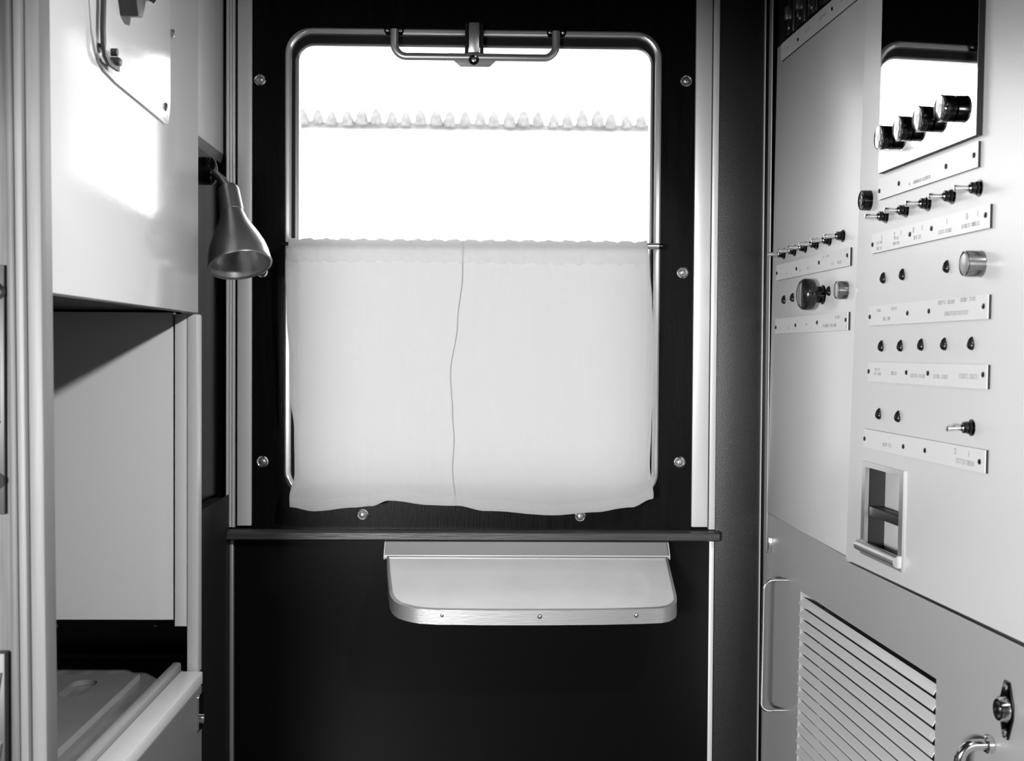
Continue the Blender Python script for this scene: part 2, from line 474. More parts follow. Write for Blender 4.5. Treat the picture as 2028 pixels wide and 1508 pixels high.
def curtain_sheet(lt, rt, bt, v0, v1, dy, seed, nu=90, nv=70, inset=0.0):
    bm = bmesh.new(); rows = []
    for j in range(nv + 1):
        v = v0 + (v1 - v0) * j / nv; row = []
        for i in range(nu + 1):
            u = inset + (1 - 2 * inset) * i / nu
            xb = lt[-1][0] + (rt[-1][0] - lt[-1][0]) * u
            zt = .2140 + .0016 * math.sin(u * 60 + seed) + .0008 * math.sin(u * 143 + seed * 2)
            zb = lerp_x(bt, xb)
            z = zt + (zb - zt) * v
            xl, xr = interp(lt, z), interp(rt, z)
            x = xl + (xr - xl) * u
            f = noise.noise(Vector((x * 16, z * 1.8 + seed, seed)))
            g2 = noise.noise(Vector((x * 90, z * 6, seed + 4)))
            near_rod = math.exp(-((z - .2045) / .010) ** 2)
            y = 2.3640 - .0045 * near_rod + dy + .005 * f * min(1, v * 4) + .0012 * g2 * (0.4 + math.exp(-v * 6))
            y -= .004 * math.exp(-((v - 1) / .06) ** 2) * (1 + noise.noise(Vector((x * 22, 0, seed))))
            row.append(bm.verts.new((x, y, z)))
        rows.append(row)
    for a, b in zip(rows, rows[1:]):
        for i in range(nu):
            bm.faces.new((a[i], a[i + 1], b[i + 1], b[i]))
    return bm
def curtain(label, lt, rt, bt, seed, org):
    c = solo('window_curtain', curtain_sheet(lt, rt, bt, 0, 1, 0, seed), 'curtain', label, 'curtain', org)
    part('rod_pocket', curtain_sheet(lt, rt, bt, 0.0, .085, -.0022, seed, nv=14), 'hem', c)
    part('bottom_hem', curtain_sheet(lt, rt, bt, .962, .999, -.0016, seed, nv=8), 'hem', c)
    for s in ((0,) if seed < 3 else (1,)):
        # narrow side hem: a strip folded over along the edge
        bm = bmesh.new(); rows = []
        for j in range(61):
            v = .02 + .975 * j / 60
            xb = lt[-1][0] if s == 0 else rt[-1][0]
            z = .214 + (lerp_x(bt, xb) - .214) * v
            xe = interp(lt if s == 0 else rt, z); d = (1 if s == 0 else -1) * (.007 + .002 * noise.noise(Vector((z * 20, seed, s))))
            y = 2.3615 + .0015 * noise.noise(Vector((z * 12, s, seed)))
            rows.append((bm.verts.new((xe, y, z)), bm.verts.new((xe + d, y - .0004, z))))
        for a, b in zip(rows, rows[1:]): bm.faces.new((a[0], a[1], b[1], b[0]))
        part('side_hem', bm, 'hem', c)
    return c
SMr = [(x + .0015, z) for x, z in SM]
curtain('thin white half-curtain covering the lower left of the window', LL, SMr, BL, 1.3, (-.20, 2.366, .214))
curtain('thin white half-curtain covering the lower right of the window', [(x - .001, z) for x, z in SM], RR, BR, 5.1, (.14, 2.366, .214))
rod = thing('curtain_rod', 'slim metal rod across the middle of the window carrying both curtains', 'rod', (-.02, 2.374, .206))
part('bar', tube(bmesh.new(), [(-.381, 2.372, .2045), (.343, 2.372, .2060)], .0038), 'chrome_dark', rod)
for x, z in ((-.3815, .2045), (.3435, .2060)):
    bm = bmesh.new(); tube(bm, [(x, 2.372, z), (x, 2.424, z)], .0035); lathe(bm, [(-.004, .0048), (.004, .0048)], (x, 2.372, z), (1, 0, 0), 16)
    part('end_clip', bm, 'chrome_dark', rod)
part('sleeve', tube(bmesh.new(), [(.314, 2.372, .2059), (.340, 2.372, .2060)], .0060), 'steel', rod)

# ------------------------------------------------------------ folding tray
tr = thing('folding_tray', 'rounded folding wall tray with a riveted metal rim, hanging under the window ledge', 'tray', (.09, 2.436, -.40))
TS = math.tan(R(20))
def flap_z(y): return -.398 - TS * (2.37 - y)
out2 = [(-.1825, 2.3699), (-.1825 + .007, 2.304), (-.1667, 2.2393), (-.1625, 2.2260), (-.1560, 2.2150), (-.1478, 2.2068), (-.1365, 2.2005), (-.1245, 2.1955), (-.1106, 2.1915), (-.08, 2.1885), (.0, 2.187),
        (.1065, 2.1868), (.22, 2.1885), (.29, 2.1915), (.3254, 2.1940), (.3400, 2.1985), (.3481, 2.2049), (.3545, 2.2120), (.3575, 2.2211), (.3590, 2.235), (.3622, 2.3688)]
def sloped(bm, pts, dz0, dz1):
    lo = [bm.verts.new((x, y, flap_z(y) + dz0)) for x, y in pts]; hi = [bm.verts.new((x, y, flap_z(y) + dz1)) for x, y in pts]
    n = len(pts); bm.faces.new(lo); bm.faces.new(hi[::-1])
    for i in range(n):
        j = (i + 1) % n; bm.faces.new((lo[i], hi[i], hi[j], lo[j]))
    return bm
cx_, cy_ = .09, 2.28
ins = [(x + (cx_ - x) / abs(cx_ - x) * .0045 if abs(cx_ - x) > .2 else x, y + .0045 if y < 2.25 else y - .0045 if y > 2.36 else y) for x, y in out2]
part('tray_top', sloped(bmesh.new(), ins, -.004, -.0008), 'tray', tr)
# rim band: loop around the flap, vertical to the flap
bm = bmesh.new(); n = len(out2); rws = []
for (x, y), (xi, yi) in zip(out2, ins):
    # the rim leans a little with the flap
    by = y - .0175 * math.sin(R(20)) * 0 
    rws.append([bm.verts.new((xi, yi, flap_z(yi) - .002)), bm.verts.new((xi, yi, flap_z(yi) + .0016)), bm.verts.new((x, y, flap_z(y) + .0010)),
                bm.verts.new((x, y - .022 * math.sin(R(0)), flap_z(y) - .0255)), bm.verts.new((xi, yi, flap_z(yi) - .0255))])
for i in range(n):
    a, b = rws[i], rws[(i + 1) % n]
    for k in range(5):
        k2 = (k + 1) % 5
        bm.faces.new((a[k], a[k2], b[k2], b[k]))
part('rim_band', bm, 'alu_h', tr)
for x in (-.0693, .1056, .2795):
    y = 2.1905 if x < 0 else 2.1868 if x < .2 else 2.191
    bm = bmesh.new(); lathe(bm, [(-.001, .0042), (.0012, .0042), (.0026, .003), (.0031, .001)], (x, y, flap_z(y) - .0095), (0, -1, 0), 16)
    part('rivet', bm, 'screw', tr)
bm = bmesh.new()
prism(bm, [(2.436, -.3740), (2.402, -.3740), (2.378, -.3965), (2.378, -.404), (2.436, -.404)], -.1870, .3655, 'x', bev=.001)
part('fixed_leaf', bm, 'tray_fixed', tr)
bm = bmesh.new(); box(bm, -.1880, .3675, 2.3745, 2.3775, -.4020, -.3955, bev=.0008)
part('hinge_edge', bm, 'lip', tr)
for x in (-.1890, .3665):
    bm = bmesh.new(); prism(bm, [(2.436, -.3740), (2.400, -.3740), (2.376, -.3955), (2.376, -.404), (2.436, -.404)], x, x + .002, 'x')
    part('end_edge', bm, 'lip', tr)
for x in (-.08, .26):
    bm = bmesh.new(); tube(bm, [(x, 2.432, -.52), (x, 2.27, flap_z(2.27) - .012)], .006)
    part('strut', bm, 'black', tr)

# ------------------------------------------------------------ left side: wall section behind the lamp
struct('trim_8', B(-.60, -.5125, 2.12, 2.444, .385, .98, bev=.001), 'laminate_white')
struct('trim_9', B(-.60, -.5165, 2.12, 2.444, -.28, .367), 'dark_low')
bm = bmesh.new(); prism(bm, [(-.60, .385), (-.5125, .385), (-.5185, .368), (-.60, .368)], 2.12, 2.444, 'y')
struct('trim_10', bm, 'board')

# reading lamp
lp = thing('reading_lamp', 'satin metal bell-shaped reading lamp on a bent arm, leaning out beside the window', 'lamp', (-.5165, 2.27, .335))
P0 = Vector((-.4605, 2.235, .2945)); P1 = Vector((-.4285, 2.180, .1520)); AX = (P1 - P0).normalized(); LN = (P1 - P0).length
bm = bmesh.new()
lathe(bm, [(0, .0150), (.004, .0185), (.010, .0195), (.052, .0215), (.0525, .0195), (.030, .0185)], P0, AX, 40, cap1=False)
part('neck', bm, 'lamp', lp)
prof = [(.046, .0195), (.056, .0215), (.070, .0262), (.086, .0335), (.103, .0420), (.120, .0490), (.137, .0535), (LN, .0558)]
bm = bmesh.new(); lathe(bm, prof, P0, AX, 56, cap0=False, cap1=False)
part('shade', bm, 'lamp', lp)
bm = bmesh.new(); lathe(bm, [(d - .0005, r - .0016) for d, r in prof[1:]], P0, AX, 56, cap0=True, cap1=False)
part('reflector', bm, 'lamp_in', lp)
bm = bmesh.new(); lathe(bm, [(LN - .001, .0562), (LN + .001, .0566), (LN + .0035, .0560), (LN + .0036, .0530), (LN, .0535)], P0, AX, 56, cap0=False, cap1=False)
part('shade_rim', bm, 'lamp', lp)
bm = bmesh.new(); lathe(bm, [(.06, .011), (.075, .016), (.088, .019), (.100, .018), (.109, .012), (.112, .004)], P0, AX, 24)
part('bulb', bm, 'plate', lp)
bm = bmesh.new(); tube(bm, [(-.5165, 2.30, .332), (-.505, 2.295, .331), (-.492, 2.275, .322), (-.475, 2.250, .309), tuple(P0 + AX * .004)], .0078)
part('arm', bm, 'lamp', lp)
bm = bmesh.new(); lathe(bm, [(0, .026), (.014, .026), (.019, .020), (.022, .010)], (-.5165, 2.30, .332), (1, 0, 0), 28)
part('wall_rose', bm, 'chrome_dark', lp)

# ------------------------------------------------------------ upper left cabinet (end of the folded-up berth)
uc = thing('overhead_cabinet', 'large glossy white overhead cabinet at the upper left with a bright mirrored side', 'cabinet', (-.79, 1.70, .062))
part('side_panel', B(-.505, -.480, 1.362, 2.0870, .0620, .995, bev=.002), 'laminate', uc)
part('underside', B(-1.095, -.505, 1.362, 2.085, .066, .085), 'black', uc)  # black colour stands in for the shade under the cabinet
part('end_panel', B(-1.095, -.505, 2.068, 2.087, .085, .995), 'laminate_matt', uc)
bk = [(1.510, .64), (1.5098, .4232), (1.5174, .3887), (1.5300, .3680), (1.5430, .3560), (1.5620, .3500), (1.6122, .3455), (1.8521, .3390), (1.8740, .3395), (1.8860, .3480), (1.8877, .3782), (1.8877, .64)]
gp = thing('gusset_plate', 'white gusset plate with two screws on the glossy side of the overhead cabinet', 'plate', (-.478, 1.70, .34))
bm = bmesh.new(); prism(bm, bk, -.480, -.4765, 'x', bev=.0008); part('plate_sheet', bm, 'laminate', gp)
bm = bmesh.new(); prism(bm, [(y, z + (-.0012 if z < .5 else 0)) for y, z in bk], -.4800, -.4790, 'x'); part('plate_gasket', bm, 'sash', gp)
for y, z in ((1.5389, .3645 + .008), (1.858, .3631)):
    bm = bmesh.new(); lathe(bm, [(0, .0062), (.002, .0058), (.0038, .003)], (-.4765, y, z), (1, 0, 0), 18); part('screw', bm, 'screw', gp)
hk = thing('berth_stay', 'dark bent metal stay hanging in front of the white gusset plate', 'bracket', (-.4765, 1.60, .50))
bm = bmesh.new()
pth = [(-.4665, 1.5243, .62), (-.4665, 1.5243, .4275), (-.4665, 1.5221, .395), (-.4665, 1.5240, .375), (-.4665, 1.5310, .3610), (-.4665, 1.5480, .3540), (-.4665, 1.5900, .3550)]
prism(bm, [(y, z) for _, y, z in pth] + [(y + (.009 if i < 4 else 0) , z + (.007 if i >= 4 else (0 if i < 3 else .004))) for i, (_, y, z) in reversed(list(enumerate(pth)))], -.4700, -.4655, 'x')
part('stay_arm', bm, 'lock', hk)
bm = bmesh.new(); box(bm, -.472, -.460, 1.567, 1.583, .3600, .3690, bev=.002); lathe(bm, [(0, .005), (.008, .005)], (-.472, 1.575, .376), (1, 0, 0), 14)
part('stay_catch', bm, 'lock', hk)
bm = bmesh.new(); prism(bm, [(1.600, .62), (1.605, .478), (1.628, .436), (1.650, .440), (1.662, .47), (1.700, .476), (1.712, .62)], -.4765, -.452, 'x', bev=.002)
part('hinge_block', bm, 'lock', hk)
bm = bmesh.new(); tube(bm, [(-.450, 1.700, .60), (-.450, 1.6990, .480), (-.452, 1.685, .468)], .0035)
part('hinge_pin', bm, 'chrome', hk)
bm = bmesh.new(); lathe(bm, [(0, .006), (.004, .006), (.006, .004)], (-.480, 1.905, .485), (1, 0, 0), 16)
part('screw', bm, 'screw', hk)

# ------------------------------------------------------------ lower left bunk
bk_ = thing('bunk_box', 'open lower bunk box with pale end panel, wooden base and pale front lip', 'bunk', (-.79, 1.70, -EYE))
part('end_panel', B(-1.095, -.5215, 2.085, 2.105, -.4588, .0625, bev=.0008), 'laminate_matt', bk_)
part('panel_strip', B(-.5182, -.4980, 2.081, 2.100, -.4690, .0600, bev=.0008), 'laminate_matt', bk_)
bm = bmesh.new(); box(bm, -.4975, -.4790, 2.0790, 2.110, -.5500, .0600, bev=.0025)
part('corner_post', bm, 'lip', bk_)
part('slit_backing', B(-.5230, -.4980, 2.100, 2.112, -.4690, .0600), 'black', bk_)
part('niche_back', B(-1.095, -.4980, 2.355, 2.370, -.5880, -.30), 'wood_niche', bk_)
part('niche_ledge', B(-1.095, -.4980, 2.300, 2.355, -.5880, -.5700, bev=.002), 'wood_niche', bk_)
part('niche_side', B(-.4995, -.4975, 2.111, 2.430, -EYE, -.285), 'black', bk_)
part('niche_top', B(-1.095, -.4980, 2.110, 2.370, -.300, -.285), 'black', bk_)
sc = None
for x in (-.8129, -.6211):
    bm = bmesh.new(); lathe(bm, [(0, .006), (.002, .0055), (.0035, .003)], (x, 2.355, -.5298), (0, -1, 0), 16); part('screw', bm, 'screw', bk_)
part('base_board', B(-1.095, -.5000, 1.362, 2.355, -.600, -.5850), 'wood_floor', bk_)
# rail: channel with a rounded top and an inner ridge
bm = bmesh.new()
box(bm, -.5270, -.5120, 1.362, 2.103, -.5850, -.5350, bev=.004)
part('rail', bm, 'rail', bk_)
part('rail_ridge', B(-.5105, -.5070, 1.362, 2.095, -.585, -.5480, bev=.001), 'rail', bk_)
bm = bmesh.new(); box(bm, -.5060, -.4690, 1.346, 2.072, -.5640, -.5430, bev=.002)
part('front_lip', bm, 'lip_bright', bk_)
part('front_board', B(-.5060, -.4680, 1.346, 2.060, -EYE, -.5640), 'side', bk_)
bm = bmesh.new()
prism(bm, rrect(2.025, 2.058, -.632, -.572, .006, 4), -.468, -.4645, 'x'); lathe(bm, [(0, .008), (.006, .008), (.008, .005)], (-.4645, 2.040, -.614), (1, 0, 0), 20)
part('catch', bm, 'chrome', bk_)
# loose lid with an oval finger hole
ld = thing('loose_board', 'grey loose board with an oval finger hole lying on the bunk base', 'board', (-.80, 1.7, -.585))
bm = bmesh.new()
zt, zb = -.5755, -.5845
HC, HY, HR, HL = -.682, 2.085, .0215, .032        # finger hole: centre, half width, half straight length
left_side = [(HC + x, HY + y) for x, y in [(HR * math.cos(R(90 + 9 * i)), HL + HR * math.sin(R(90 + 9 * i))) for i in range(11)]
             + [(HR * math.cos(R(180 + 9 * i)), -HL + HR * math.sin(R(180 + 9 * i))) for i in range(11)]]
right_side = [(2 * HC - x, y) for x, y in left_side]
prism(bm, [(-.78, 2.00), (HC, 2.00)] + left_side[::-1] + [(HC, 2.172), (-.78, 2.172)], zb, zt, 'z')
prism(bm, [(-.605, 2.00), (HC, 2.00)] + right_side[::-1] + [(HC, 2.172), (-.605, 2.172)], zb, zt, 'z')
box(bm, -1.09, -.78, 1.37, 2.172, zb, zt); box(bm, -.78, -.605, 1.37, 2.00, zb, zt)
part('lid_board', bm, 'board', ld, smooth=False)
part('edge_band', B(-.605, -.6020, 1.37, 2.172, zb, zt + .001), 'rail', ld)

# ------------------------------------------------------------ doorway at the extreme left, close to the camera
def lean(bm, k=.0085):
    for v in bm.verts: v.co.x += -k * (v.co.z)
    return bm
jb = struct('door_1', lean(B(-.5010, -.4915, 1.306, 1.345, -EYE, .98, bev=.003)), 'wood_mid', org=(-.48, 1.33, -EYE))
part('jamb_moulding', lean(B(-.4905, -.4815, 1.303, 1.345, -EYE, .98, bev=.002)), 'wood_jamb', jb)
part('jamb_board', lean(B(-.4812, -.4650, 1.31, 1.345, -EYE, .98, bev=.003)), 'wood_jamb', jb)
dr = thing('sliding_door', 'brown wooden sliding door edge with dark lock plates at the far left', 'door', (-.52, 1.32, -EYE))
part('door_edge', lean(B(-.5600, -.5000, 1.315, 1.345, -EYE, .98, bev=.002)), 'wood_edge', dr)
lk = part('lock_plate', B(-.5450, -.5045, 1.308, 1.316, -.176, .088, bev=.001), 'lock', dr)
bm = bmesh.new(); lathe(bm, [(0, .010), (.003, .0095), (.005, .005)], (-.5130, 1.308, .060), (0, -1, 0), 20); part('screw', bm, 'chrome', lk)
bm = bmesh.new(); box(bm, -.522, -.5095, 1.304, 1.309, -.076, -.005, bev=.001); part('lock_slot', bm, 'black', lk)
part('slot_edge', B(-.5240, -.5090, 1.303, 1.308, -.0790, -.0762), 'chrome', lk)
bm = bmesh.new(); lathe(bm, [(0, .009), (.002, .009)], (-.5130, 1.308, -.140), (0, -1, 0), 20); part('screw_hole', bm, 'black', lk)
lk = part('lower_lock_plate', B(-.5450, -.5020, 1.300, 1.316, -.520, -.322, bev=.001), 'lock', dr)
for z0, z1 in ((-.368, -.342), (-.442, -.417)):
    bm = bmesh.new(); tube(bm, [(-.5115, 1.298, z0), (-.5075, 1.298, z1)], .0032); part('latch_bolt', bm, 'chrome', lk)

# ============================================================ right: the electrical cabinet (RIGHT frame: x=s, y=-n, z=t)
def RB(s0, s1, n0, n1, t0, t1, bev=0): return box(bmesh.new(), s0, s1, -n1, -n0, t0, t1, bev=bev)
AXN = (0, -1, 0)

def lettering(parent, words, org):
    """rows of tiny engraved strokes, too small in the photograph to be read"""
    bm = bmesh.new()
    for (s, t, w, h) in words:
        n = max(2, int(w / .0031)); st = w / n
        for i in range(n):
            x = s + i * st
            k = random.randrange(4)
            hh = h
            y0, y1 = -.00445, -.0041
            if n > 6 and i == n // 2: continue
            box(bm, x, x + .0007, y0, y1, t, t + hh)
            if k != 0: box(bm, x, x + st * .6, y0, y1, t + hh - .0007, t + hh)
            if k != 1: box(bm, x, x + st * .6, y0, y1, t, t + .0007)
            if k == 2: box(bm, x + st * .55, x + st * .55 + .0007, y0, y1, t, t + hh)
    if len(bm.verts):
        q = part('lettering', bm, 'ink', parent, smooth=False); q.ob['kind'] = 'stuff'
    else: bm.free()

def digits(parent, items):
    """engraved single figures on the plate"""
    for ch, s, t in items:
        cu = bpy.data.curves.new('figure', 'FONT'); cu.body = ch; cu.size = .011; cu.extrude = .0001
        cu.align_x = 'CENTER'
        cu.materials.append(M['ink'])
        o = bpy.data.objects.new('engraved_figure', cu); COL.objects.link(o)
        o.parent = parent.ob; o.location = Vector((s, -.00435, t)) - parent.org
        o.rotation_euler = (R(90), 0, 0)

_scr = {}
def label_plate(parent, s0, s1, t0, t1, screws, words, label=None, figs=()):
    cs = ((s0 + s1) / 2, 0, (t0 + t1) / 2)
    p = part('label_plate', RB(s0, s1, .0034, .0042, t0, t1), 'plate', parent, label, org=cs)
    part('plate_core', RB(s0, s1, 0, .0034, t0, t1), 'core', p)
    for s, t in screws:
        bm = bmesh.new()
        lathe(bm, [(.0040, .0036), (.0052, .0034), (.0058, .0022)], (s, 0, t), AXN, 14)
        q = part('plate_screw', bm, 'chrome_dark', p)
    lettering(p, words, cs)
    digits(p, figs)
    return p

_tg = None
def toggle(parent, s, t, n=.031, label=None):
    global _tg
    if _tg is None:
        c = (s, 0, t)
        bm = bmesh.new()
        lathe(bm, [(0, .0105), (.0012, .0105), (.0014, .0095)], c, AXN, 24)
        lathe(bm, [(.0012, .0088), (.0050, .0088), (.0056, .0078)], c, AXN, 6)
        lathe(bm, [(.0056, .0062), (.0085, .0062), (.0088, .0072), (.0110, .0070), (.0116, .0058)], c, AXN, 20)
        p = part('toggle_switch', bm, 'chrome_dark', parent, label, org=c)
        bm = bmesh.new()
        lathe(bm, [(.0110, .0050), (.0135, .0044), (.0150, .0028), (.0300, .0041), (.0322, .0038), (.0330, .0020)], c, (0.02, -1, -.04), 16)
        part('lever', bm, 'chrome', p)
        _tg = p; return p
    return copy_part(_tg, parent, (s, 0, t), label)

_ind = None
def indicator(parent, s, t):
    global _ind
    if _ind is None:
        bm = bmesh.new()
        lathe(bm, [(0, .0062), (.0015, .0062), (.0030, .0056), (.0052, .0042), (.0066, .0018)], (s, 0, t), AXN, 20)
        for v in bm.verts:   # drawn up to a point like a drop
            dz = v.co.z - t
            if dz > 0: v.co.z = t + dz * 1.75; v.co.x = s + (v.co.x - s) * (1 - min(.7, dz / .0062 * .55))
        _ind = part('indicator', bm, 'bakelite', parent, org=(s, 0, t)); return _ind
    return copy_part(_ind, parent, (s, 0, t))

def button(parent, s, t, r, n, label, hole=False, face='chrome_face', body='chrome_mid'):
    c = (s, 0, t)
    bm = bmesh.new(); lathe(bm, [(0, r * 1.02), (.0012, r * 1.02), (.002, r), (n - .003, r), (n - .0006, r * .98), (n, r * .90), (n - .0012, r * .84), (n - .0015, r * .3)], c, AXN, 40)
    p = part('push_button', bm, body, parent, label, org=c)
    bm = bmesh.new()
    if hole: lathe(bm, [(n - .0014, r * .62), (n - .0002, r * .58), (n + .0004, r * .50)], c, AXN, 28); part('button_cap', bm, 'bakelite', p)
    else: lathe(bm, [(n - .0014, r * .80), (n - .0002, r * .78), (n + .0006, r * .70)], c, AXN, 32); part('button_cap', bm, face, p)
    if hole:
        bm = bmesh.new(); lathe(bm, [(n, r * .2), (n + .0012, r * .15)], c, AXN, 16); part('button_pip', bm, 'chrome', p)
    return p

# body shell behind the doors
cb = thing('electrical_cabinet', 'tall grey electrical cabinet body behind the doors on the right', 'cabinet', (.60, .25, -EYE), RIGHT)
part('body', RB(.0, 1.35, -.30, -.045, -EYE, .96), 'dark_void', cb)
part('corner_edge', RB(.0, .0110, -.045, -.004, -EYE, .96), 'black', cb)

# --- small switch door (far, narrow)
sd = thing('switch_door', 'narrow pale grey upper door with six toggle switches, beside the window wall', 'door', (.25, 0, -.32), RIGHT)
bm = bmesh.new()
prism(bm, [(.0125, -.3165), (.4770, -.3255), (.5135, .560), (.5150, .602), (.0125, .602)], -.0, .018, bev=.0012)
part('door_leaf', bm, 'paint', sd)
label_plate(sd, .0555, .4720, .1415, .1710, [(.0605, .1555), (.187, .1555), (.3175, .1575), (.4606, .1590)],
            [(.075, .1485, .012, .004), (.098, .1485, .010, .004), (.122, .1485, .012, .004), (.150, .1488, .010, .004), (.205, .1490, .010, .004), (.250, .1500, .016, .004), (.335, .1640, .012, .004), (.355, .1640, .014, .004), (.385, .1480, .012, .005), (.415, .1480, .018, .005)],
            'long white engraved strip under the six toggles')
label_plate(sd, .0570, .4705, .0380, .0675, [(.0612, .0505), (.1886, .0520), (.3141, .0540), (.4606, .0549)],
            [(.080, .0460, .018, .004), (.140, .0460, .014, .004), (.250, .0500, .008, .004), (.345, .0450, .070, .005), (.410, .0580, .022, .005)],
            'lower white engraved strip under the black mushroom knob')
for s in (.0912, .1600, .2250, .2905, .3590, .4266): toggle(sd, s, .1905 + .009 * (s - .09))
indicator(sd, .1013, .1005)
indicator(sd, .1567, .1020)
indicator(sd, .3640, .1040)
mc = (.330, 0, .1016)
bm = bmesh.new(); lathe(bm, [(0, .0165), (.0012, .0168), (.0025, .0150), (.010, .0142), (.018, .0138)], mc, AXN, 36)
mk = part('mushroom_button', bm, 'chrome_dark', sd, 'big black mushroom button on a chrome collar', org=mc)
bm = bmesh.new(); lathe(bm, [(.0165, .016), (.0175, .0235), (.020, .0262), (.0235, .0272), (.0310, .0272), (.0355, .0262), (.0400, .0225), (.0425, .0160), (.0435, .006)], mc, AXN, 44)
part('mushroom_cap', bm, 'bakelite', mk)
button(sd, .447, .1035, .0148, .0165, 'chrome push button next to the mushroom knob', face='chrome_face')

# --- big control door
cd = thing('control_door', 'large pale grey control door with dials, toggles and a recessed latch at the right', 'door', (.85, 0, -.33), RIGHT)
bm = bmesh.new()
def quad(bm, pts, n0, n1):
    prism(bm, pts, -n1, -n0)
HS0, HS1, HT0, HT1 = .5560, .7150, -.3040, -.1690
quad(bm, [(.4800, -.3295), (HS0, -.3290), (HS0, .60), (.5190, .60), (.5150, .55)], -.018, .0015)
quad(bm, [(.5190, .60), (1.40, .60), (1.40, .96), (.5330, .96)], -.018, .0015)
quad(bm, [(HS0, HT1), (HS1, HT1), (HS1, .60), (HS0, .60)], -.018, .0015)
quad(bm, [(HS0, -.3290), (HS1, -.3275), (HS1, HT0), (HS0, HT0)], -.018, .0015)
quad(bm, [(HS1, -.3275), (1.40, -.3205), (1.40, .60), (HS1, .60)], -.018, .0015)
bmesh.ops.remove_doubles(bm, verts=bm.verts, dist=1e-5)
part('door_leaf', bm, 'paint', cd, smooth=False)
CD = Root(cd.ob, cd.org)
# everything on this door sits 1.5 mm proud: shift the attachments with a holder origin
def lift(r):
    r.ob.location.y -= .0015
    return r
lift(label_plate(cd, .5945, .9300, .2310, .2630, [(.6007, .2441), (.6772, .2450), (.8381, .2454), (.9206, .2468)], [(.730, .2370, .060, .0045), (.715, .2370, .004, .004)], 'short white engraved strip under the four dials'))
lift(label_plate(cd, .5725, .9665, .1525, .1815, [(.5775, .1660), (.7226, .1680), (.7964, .1688), (.9567, .1690)],
            [(.595, .1645, .022, .004), (.595, .1565, .022, .004), (.665, .1650, .018, .004), (.660, .1580, .024, .004), (.737, .1590, .026, .005), (.820, .1585, .042, .005), (.890, .1590, .052, .005)],
            'white engraved strip with small figures under the five toggles', figs=[('1', .615, .1695), ('2', .665, .1690), ('1', .690, .1695), ('0', .735, .1690), ('1', .765, .1695), ('1', .845, .1695), ('0', .905, .1695), ('1', .935, .1700)]))
lift(label_plate(cd, .5690, .9695, .0430, .0725, [(.5735, .0565), (.7206, .0578), (.7950, .0582), (.9576, .0588)],
            [(.602, .0630, .016, .004), (.660, .0640, .022, .004), (.628, .0495, .030, .005), (.825, .0655, .050, .005), (.892, .0665, .045, .005), (.845, .0505, .072, .005)],
            'white engraved strip below the round chrome button'))
lift(label_plate(cd, .5700, .9715, -.0415, -.0120, [(.5745, -.0265), (.7222, -.0256), (.7968, -.0253), (.9611, -.0240)],
            [(.600, -.0250, .022, .004), (.596, -.0315, .030, .004), (.666, -.0300, .020, .005), (.738, -.0320, .050, .005), (.815, -.0315, .045, .005), (.895, -.0300, .055, .006)],
            'white engraved strip below the row of five indicators'))
lift(label_plate(cd, .5575, .9725, -.1430, -.1148, [(.5635, -.1297), (.7179, -.1300), (.7932, -.1295), (.9578, -.1299)],
            [(.640, -.1350, .034, .005), (.892, -.1370, .052, .006)],
            'lowest white engraved strip above the recessed latch', figs=[('2', .888, -.1265), ('1', .928, -.1265)]))
for s in (.6196, .6967, .7741, .8513, .9286): lift(toggle(cd, s, .2045 + .003 * (s - .62)))
lift(toggle(cd, .9249, -.0905))
for s, t in ((.6175, .1110), (.6914, .1115), (.8414, .1125), (.6161, .0098), (.6904, .0098), (.7641, .0110), (.8397, .0114), (.9203, .0117), (.6126, -.0915), (.6875, -.0915)):
    lift(indicator(cd, s, t))
lift(button(cd, .5484, .2365, .0155, .0135, 'chrome push button with black centre beside the door gap', hole=True, body='chrome_dark'))
lift(button(cd, .9382, .1114, .0160, .0215, 'large round chrome push button'))
# polished plate with four dials
pl = part('dial_plate', RB(.6055, .9330, .0095, .0100, .2700, .94), 'mirror', cd, 'mirror-polished plate reflecting the window', org=(.77, 0, .27))
part('plate_body', RB(.6050, .9335, .0015, .0095, .2692, .94), 'core', pl)
kn = None
for s in (.6500, .7220, .7925, .8640):
    c = (s, -.0115, .3150)
    if kn is None:
        bm = bmesh.new(); lathe(bm, [(0, .0170), (.0125, .0170), (.0138, .0165), (.0142, .0150)], c, AXN, 44)
        kn = part('rotary_knob', bm, 'chrome_dark', cd, org=c)
        bm = bmesh.new(); lathe(bm, [(.0137, .0173), (.0157, .0175), (.0167, .0165), (.0160, .0150)], c, AXN, 44, cap0=False); part('knob_ring', bm, 'chrome', kn)
        bm = bmesh.new(); lathe(bm, [(.0152, .0150), (.0158, .0100), (.0162, .0040)], c, AXN, 36); part('knob_face', bm, 'chrome_face', kn)
    else: copy_part(kn, cd, c)
# recessed latch
rl = part('recessed_latch', ring(bmesh.new(), [(HS0 - .004, HT0 - .004), (HS1 + .003, HT0 - .004), (HS1 + .003, HT1 + .004), (HS0 - .004, HT1 + .004)],
          [(HS0 + .010, HT0 + .014), (HS1 - .012, HT0 + .014), (HS1 - .012, HT1 - .004), (HS0 + .010, HT1 - .004)], -.0045, .002), 'steel', cd, 'chrome-framed recessed latch', org=(.635, 0, -.235))
bm = bmesh.new()
box(bm, HS0, HS1, .030, .034, HT0, HT1)
part('pocket_back', bm, 'paint', rl)
bm = bmesh.new(); box(bm, HS0, HS0 + .004, .0, .032, HT0, HT1); box(bm, HS0, HS1, 0, .032, HT1 - .004, HT1); box(bm, HS0, HS1, 0, .032, HT0, HT0 + .004); box(bm, HS1 - .003, HS1, 0, .032, HT0, HT1)
part('pocket_walls', bm, 'core', rl)
